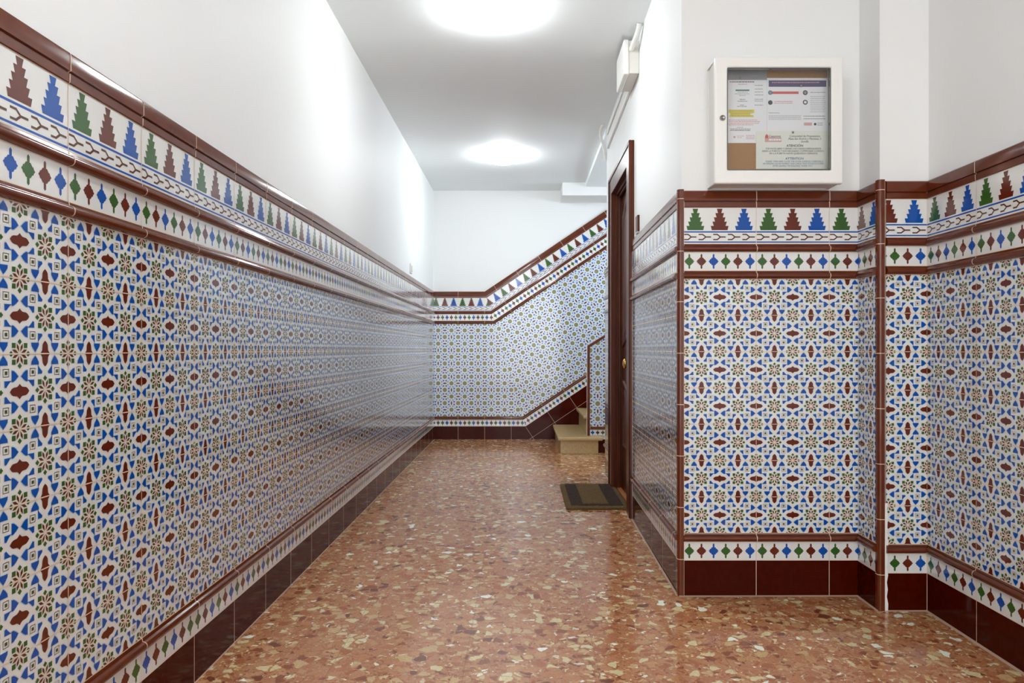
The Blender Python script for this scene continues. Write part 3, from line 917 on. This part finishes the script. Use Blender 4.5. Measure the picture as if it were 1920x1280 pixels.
# open tray: back and four sides
mb.box((bx0+.004, YP-.008, bz0-.002), (bx1-.004, YP-.001, bz1-.004), 'enamel')
mb.box((bx0+.004, YF+.026, bz0-.002), (bx0+.026, YP-.008, bz1-.004), 'enamel')
mb.box((bx1-.026, YF+.026, bz0-.002), (bx1-.004, YP-.008, bz1-.004), 'enamel')
mb.box((bx0+.026, YF+.026, bz0-.002), (bx1-.026, YP-.008, bz0+.020), 'enamel')
mb.box((bx0+.026, YF+.026, bz1-.020), (bx1-.026, YP-.008, bz1-.004), 'enamel')
mb.build('case', nb, bevel=.004, seg=3)
wx0, wx1, wz0, wz1 = .7545, 1.1368, 1.606, 1.984
mb = MB()
mb.box((bx0, YF, bz0-.006), (wx0, YF+.024, bz1), 'enamel'); mb.box((wx1, YF, bz0-.006), (bx1, YF+.024, bz1), 'enamel')
mb.box((wx0, YF, bz0-.006), (wx1, YF+.024, wz0), 'enamel'); mb.box((wx0, YF, wz1), (wx1, YF+.024, bz1), 'enamel')
bd = MB()
fo = [(bx0,bz0-.006),(bx1,bz0-.006),(bx1,bz1),(bx0,bz1)]; fi = [(wx0,wz0),(wx1,wz0),(wx1,wz1),(wx0,wz1)]
vs = [(a,YF,b) for a,b in fo] + [(a,YF,b) for a,b in fi] + [(a,YF+.024,b) for a,b in fo] + [(a,YF+.024,b) for a,b in fi]
fsx = []
for i in range(4):
    j = (i+1) % 4
    fsx += [(i,j,4+j,4+i), (8+i,12+i,12+j,8+j), (i,8+i,8+j,j), (4+i,4+j,12+j,12+i)]
bd.faces(vs, fsx, 'enamel')
nbd = bd.build('glazed_door', nb, bevel=.006, seg=3)
mb = MB()
for lo, hi in (((wx0,YF+.004,wz0),(wx0+.0025,YF+.023,wz1)), ((wx1-.0025,YF+.004,wz0),(wx1,YF+.023,wz1)),
               ((wx0+.0025,YF+.004,wz0),(wx1-.0025,YF+.023,wz0+.0025)), ((wx0+.0025,YF+.004,wz1-.0025),(wx1-.0025,YF+.023,wz1))):
    mb.box(lo, hi, 'seal')
mb.build('window_seal', nbd)
mb = MB(); mb.box((wx0+.0026, YF+.010, wz0+.0026), (wx1-.0026, YF+.0125, wz1-.0026), 'glass'); mb.build('glass_pane', nbd)
mb = MB(); mb.lathe([(.0110, 0), (.0108, .003), (.0085, .0045), (.0085, .0035), (.001, .0035)], (.736, YF, 1.797), (0, -1, 0), 'steel', 24)
mb.box((.7352, YF-.0040, 1.792), (.7368, YF-.0034, 1.802), 'dark')
mb.build('lock', nbd)['label'] = 'round steel lock'
YC = 2.700
mb = MB(); mb.box((bx0+.026, YC, bz0+.020), (bx1-.026, YP-.008, bz1-.020), 'cork')
mb.build('cork_panel', nb)['label'] = 'brown cork backing'

SC_P = FPX / (YC - .001)
def px(x): return (x - 980) / SC_P
def pz(y): return EYE + (655 - y) / SC_P
class Sheet:
    """a printed sheet: paper mesh with bars of print and painted shade, coordinates in photo pixels measured on the cork"""
    def __init__(self, x0, y0, x1, y1, lift, m):
        self.y = YC - lift; self.mb = MB(); self.m = m
        self.mb.box((px(x0), self.y - .0004, pz(y1)), (px(x1), self.y, pz(y0)), m)
        self.pr = MB(); self.lift = lift
    def bar(self, x0, y0, x1, y1, m, layer=1):
        Y = self.y - .0004 - .0003*layer
        self.pr.poly([(px(x0),Y,pz(y1)),(px(x1),Y,pz(y1)),(px(x1),Y,pz(y0)),(px(x0),Y,pz(y0))], m)
    def words(self, x0, x1, y, h, m, layer=1):
        x = x0
        while x < x1 - .6:
            w = min(random.uniform(1.6, 5.5), x1 - x)
            self.bar(x, y - h/2, x + w, y + h/2, m, layer); x += w + .8
    def disc(self, x, y, r, m, layer=1):
        Y = self.y - .0004 - .0003*layer
        self.pr.poly([(px(x + r*math.cos(a)), Y, pz(y + r*math.sin(a))) for a in [i*math.pi/10 for i in range(20)]], m)
    def done(self, label, group):
        t = thing('notice_sheet', label, 'paper notice', (self.mb.v[0][0], self.y, self.mb.v[0][2]), group)
        self.mb.build('paper', t)
        self.pr.build('print', t)
        self.t = t
        return t
def text(parent, s, x, y, h, m, Y, align='CENTER', width=None, bold=0.0, shear=0.0):
    cu = bpy.data.curves.new('lettering', 'FONT'); cu.body = s; cu.align_x = align; cu.align_y = 'CENTER'
    cu.size = h / SC_P * 1.35; cu.offset = bold; cu.shear = shear; cu.resolution_u = 2
    o = bpy.data.objects.new('lettering_source', cu); COL.objects.link(o)
    bpy.context.view_layer.update()
    me = bpy.data.meshes.new_from_object(o.evaluated_get(bpy.context.evaluated_depsgraph_get()))
    bpy.data.objects.remove(o); bpy.data.curves.remove(cu)
    xs = [v.co.x for v in me.vertices]; k = 1.0
    if width and xs: k = width / SC_P / (max(xs) - min(xs))
    for v in me.vertices:
        a, b, c = v.co
        v.co = (px(x) + a*k, Y, pz(y) + b)
    me.materials.clear(); me.materials.append(M[m])
    ob = bpy.data.objects.new('lettering', me); COL.objects.link(ob); ob.parent = parent
    ob.matrix_parent_inverse = PINV[parent.name]
    return ob

GR = 'notices pinned in the notice board'
A = Sheet(1352, 125, 1438, 268, .0008, 'paper')
A.bar(1352, 125, 1438, 150, 'print_shade_grey', .4)  # board frame's cast shadow, painted as a grey bar across the sheet top
A.bar(1370, 131, 1374, 143, 'ink_soft'); A.words(1381, 1430, 134, 1.6, 'ink_soft'); A.words(1386, 1432, 138.2, 1.8, 'ink_soft'); A.words(1405, 1432, 142, 2.0, 'ink_soft')
A.words(1368, 1415, 153.5, 1.6, 'ink'); A.words(1384, 1402, 158, 1.0, 'ink_soft')
A.bar(1379, 168, 1405, 170.6, 'ink_teal'); A.words(1383, 1402, 173, 0.9, 'ink_soft'); A.words(1378, 1405, 176, .9, 'ink_soft'); A.words(1386, 1399, 179, .9, 'ink_soft')
A.words(1387, 1397, 186.5, 1.6, 'ink_soft'); A.words(1383, 1401, 189.8, 1.4, 'ink_soft')
A.words(1388, 1395, 197, 1.4, 'ink_soft'); A.words(1382, 1401, 199.6, 1.2, 'ink_soft')
for y in (160, 167, 172.5, 178, 186, 189.5, 197): A.words(1415, 1431, y, 1.2, 'ink_soft')
A.bar(1366, 205.5, 1414, 212, 'ink_yellow'); A.bar(1369, 212, 1407, 216, 'ink_yellow'); A.bar(1368, 216, 1413, 219.5, 'ink_yellow')
for y in (208, 212.4, 216.6): A.words(1372, 1410, y, .8, 'ink_soft', 2)
for y, e in ((225, 1420), (228, 1426), (231, 1423), (234, 1412)): A.words(1366, e, y, 1.4, 'ink_rose')
A.words(1381, 1394, 238.8, 1, 'ink_soft'); A.words(1370, 1407, 242, 1.1, 'ink'); A.words(1369, 1407, 244.6, 1.1, 'ink')
A.disc(1377, 257, 2.2, 'ink_rose'); A.words(1382, 1395, 255, 1, 'ink_rose'); A.words(1382, 1392, 258, 1, 'ink_rose')
for y in (254, 257, 260): A.words(1399, 1415, y, 1.3, 'ink_rose')
A.done('tall white notice with a yellow marked paragraph at the board left', GR)
B = Sheet(1438, 146.5, 1553, 249, .0022, 'paper')
B.bar(1441, 151, 1549, 163, 'ink_purple', 1); B.words(1447, 1536, 155, 1.6, 'ink_rose', 2)
B.bar(1445, 171.8, 1497, 176.4, 'ink_red'); B.disc(1444, 174, 4.2, 'ink_blue', 2); B.disc(1444, 174, 2.4, 'print_shade_grey', 3)
B.disc(1444, 192.5, 4.3, 'ink'); B.disc(1509.5, 174, 4.6, 'ink'); B.disc(1509.5, 174, 2.6, 'print_shade_grey', 2)
B.disc(1509.5, 192, 4.6, 'ink'); B.disc(1509.5, 192, 2.6, 'paper', 2)
for y in (190.5, 193.6): B.words(1451, 1486, y, 1.5, 'ink_rose')
B.words(1519, 1547, 173.6, 1.2, 'ink_soft')
for k in range(9): B.words(1519, 1548 - (k % 3), 181 + k*3.6, .7, 'print_shade_grey')
B.words(1441, 1461, 212, 1.2, 'ink_soft')
for k in range(4): B.words(1441, 1502, 217 + k*2.4, .7, 'print_shade_grey')
for k in range(2): B.words(1506, 1547, 218 + k*5, 1.4, 'ink_soft')
B.bar(1507, 230, 1522, 235.5, 'ink_rose'); B.disc(1528, 233, 2.4, 'ink'); B.words(1532, 1543, 231, 1.2, 'ink_soft'); B.words(1532, 1543, 234.5, 1.2, 'ink_soft')
B.done('white notice with a purple heading and red bar, upper right', GR)
C_ = Sheet(1417, 246, 1553.5, 317, .0038, 'paper_green')
C_.bar(1433.5, 258.2, 1464.5, 266.5, 'ink_rose')
C_.words(1441, 1463.5, 262.4, 3.2, 'paper', 2)
C_.pr.poly([(px(1434), C_.y-.0010, pz(260)), (px(1440), C_.y-.0010, pz(260)), (px(1440), C_.y-.0010, pz(255)), (px(1437), C_.y-.0010, pz(251.5)), (px(1434), C_.y-.0010, pz(255))], 'ink_red')
C_.done('pale green notice headed ATENCIÓN and ATTENTION at the bottom', GR)
YT = C_.y - .0014
T = lambda s, x, y, h, m, w=None, **k: text(C_.t, s, x, y, h, m, YT, width=w, **k)
T('Casanova', 1452, 256.0, 4.6, 'ink', 22, bold=.00005)
T('Comunidad de Propietarios', 1508, 255.8, 4.0, 'ink', 57, shear=.2)
T('Plaza San Andrés y Martínez, 3', 1508, 260.8, 4.0, 'ink', 61, shear=.2)
T('Sevilla', 1508, 266.0, 4.0, 'ink', 14, shear=.2)
T('ATENCIÓN', 1489.5, 273.8, 4.4, 'ink', 31, bold=.0002)
T('POR FAVOR ABRIR Y CERRAR CON CUIDADO ESPECIALMENTE', 1487, 279.3, 3.4, 'ink', 103)
T('ABRIR LA PUERTA Y SI ES NECESARIO COMPROBAR CUANDO', 1486, 283.8, 3.4, 'ink', 116)
T('EN LA PUERTA HAYA QUEDADO CERRADA', 1487, 288.3, 3.4, 'ink', 90)
T('ATTENTION', 1489, 297.8, 4.4, 'ink_blue', 34, bold=.0002)
T('PLEASE, OPEN AND CLOSE THE DOOR CAREFULLY ESPECIALLY', 1489, 303.2, 3.4, 'ink_blue', 108)
T('IN OPENING DOOR MOMENT AND CHECK THAT DOOR IS CLOSED', 1487, 307.4, 3.4, 'ink_blue', 113)
T('AFTER LEAVING THE BUILDING. THANK YOU', 1485, 311.6, 3.4, 'ink_blue', 74)
PIN = [((1387, 146.5), .0012, 'steel drawing pin in the tall notice at the board left'),
       ((1501, 161.8), .0026, 'steel drawing pin in the notice with the purple heading'),
       ((1485, 249.3), .0042, 'steel drawing pin above the heading of the pale green notice')]
for (a, b), lift, lab in PIN:
    mb = MB(); y = YC - lift - .0016
    mb.lathe([(.0018, 0), (.0018, .003), (.0042, .0035), (.0046, .0045), (.0034, .0062), (.0005, .0068)], (px(a), y, pz(b)), (0, -1, 0), 'steel', 16)
    tag(mb.build('drawing_pin'), lab, 'drawing pin', 'drawing pins in the notice board')

# ------------------------------------------------------------------ junction box and cables on the wall above the door
jb = thing('junction_box', 'white plastic junction box high on the wall near the ceiling', 'junction box', (.62, 3.93, 2.50))
mb = MB(); mb.box((.566, 3.80, 2.418), (.6225, 4.075, 2.594), 'plastic_dim'); mb.build('box_base', jb, bevel=.004)
mb = MB(); mb.box((.538, 3.796, 2.413), (.567, 4.079, 2.598), 'plastic'); mb.build('box_lid', jb, bevel=.007, seg=3)
for z in (2.44, 2.57):
    mb = MB(); mb.lathe([(.006, 0), (.006, .001), (.001, .0014)], (.538, 3.82, z), (-1, 0, 0), 'plastic_dim', 12)
    mb.build('screw', jb)
mb = MB()
path = [(.600, 3.655, 2.619), (.599, 3.665, 2.605), (.596, 3.690, 2.588), (.590, 3.725, 2.572), (.583, 3.765, 2.556), (.579, 3.797, 2.543)]
def smooth_path(p, n=8):
    out = []
    P = [Vector(q) for q in p]; P = [P[0]] + P + [P[-1]]
    for i in range(1, len(P)-2):
        for k in range(n):
            t = k/n; a, b, c, d = P[i-1], P[i], P[i+1], P[i+2]
            out.append(.5*((2*b) + (c-a)*t + (2*a-5*b+4*c-d)*t*t + (3*b-a-3*c+d)*t**3))
    out.append(P[-2]); return out
mb.tube(smooth_path(path, 10), .0125, 'gasket', 12, ribs=.08)
tag(mb.build('conduit'), 'white corrugated conduit curving from the ceiling into the junction box', 'conduit')
mb = MB(); mb.prism([(xr(4.08)-.016, 4.08, 2.430), (xr(4.08)-.0006, 4.08, 2.430), (xr(5.27)-.0006, 5.27, 2.430), (xr(5.27)-.016, 5.27, 2.430)], (0, 0, .075), 'plastic')
tag(mb.build('cable_trunking', bevel=.002), 'flat white cable trunking running along the wall behind the junction box', 'cable trunking')
mb = MB()
mb.tube([(xr(4.08 + i*.06)-.014, 4.081 + i*.06, 2.528 + .003*math.sin(i*1.3)) for i in range(20)], .010, 'gasket', 10)
tag(mb.build('cable'), 'round white cable running along the wall just above the trunking', 'cable')
mb = MB()
lp = [(.60, 5.30, CEIL-.002), (.585, 5.33, 2.59), (.588, 5.36, 2.55), (.604, 5.385, 2.515), (.618, 5.40, 2.47), (.626, 5.41, 2.42), (.632, 5.418, 2.38)]
mb.tube(smooth_path(lp, 8), .0105, 'gasket', 12, ribs=.08)
tag(mb.build('conduit'), 'white corrugated conduit looping down at the far end of the trunking', 'conduit')

# ------------------------------------------------------------------ small things on the walls
mb = MB(); d0, d1 = 3.79, 3.86
mb.box((xr(3.82)-.012, d0, 1.575), (xr(3.82)-.0004, d1, 1.662), 'wood')
bp_ = mb.build('door_plaque', bevel=.002); tag(bp_, 'small brown wooden plaque on the wall beside the door casing', 'plaque')
mb = MB(); mb.box((xr(3.82)-.013, d0+.004, 1.567), (xr(3.82)-.0004, d1-.004, 1.575), 'steel'); mb.build('metal_clip', bp_)
sw = thing('light_switch', 'white light switch on the left wall just above the dado', 'light switch', (XL, 5.99, 1.63))
mb = MB(); mb.box((XL+.0005, 5.95, 1.585), (XL+.009, 6.03, 1.665), 'plastic'); mb.build('switch_plate', sw, bevel=.003)
mb = MB(); mb.box((XL+.009, 5.965, 1.600), (XL+.014, 6.015, 1.650), 'plastic_dim'); mb.build('rocker', sw, bevel=.002)
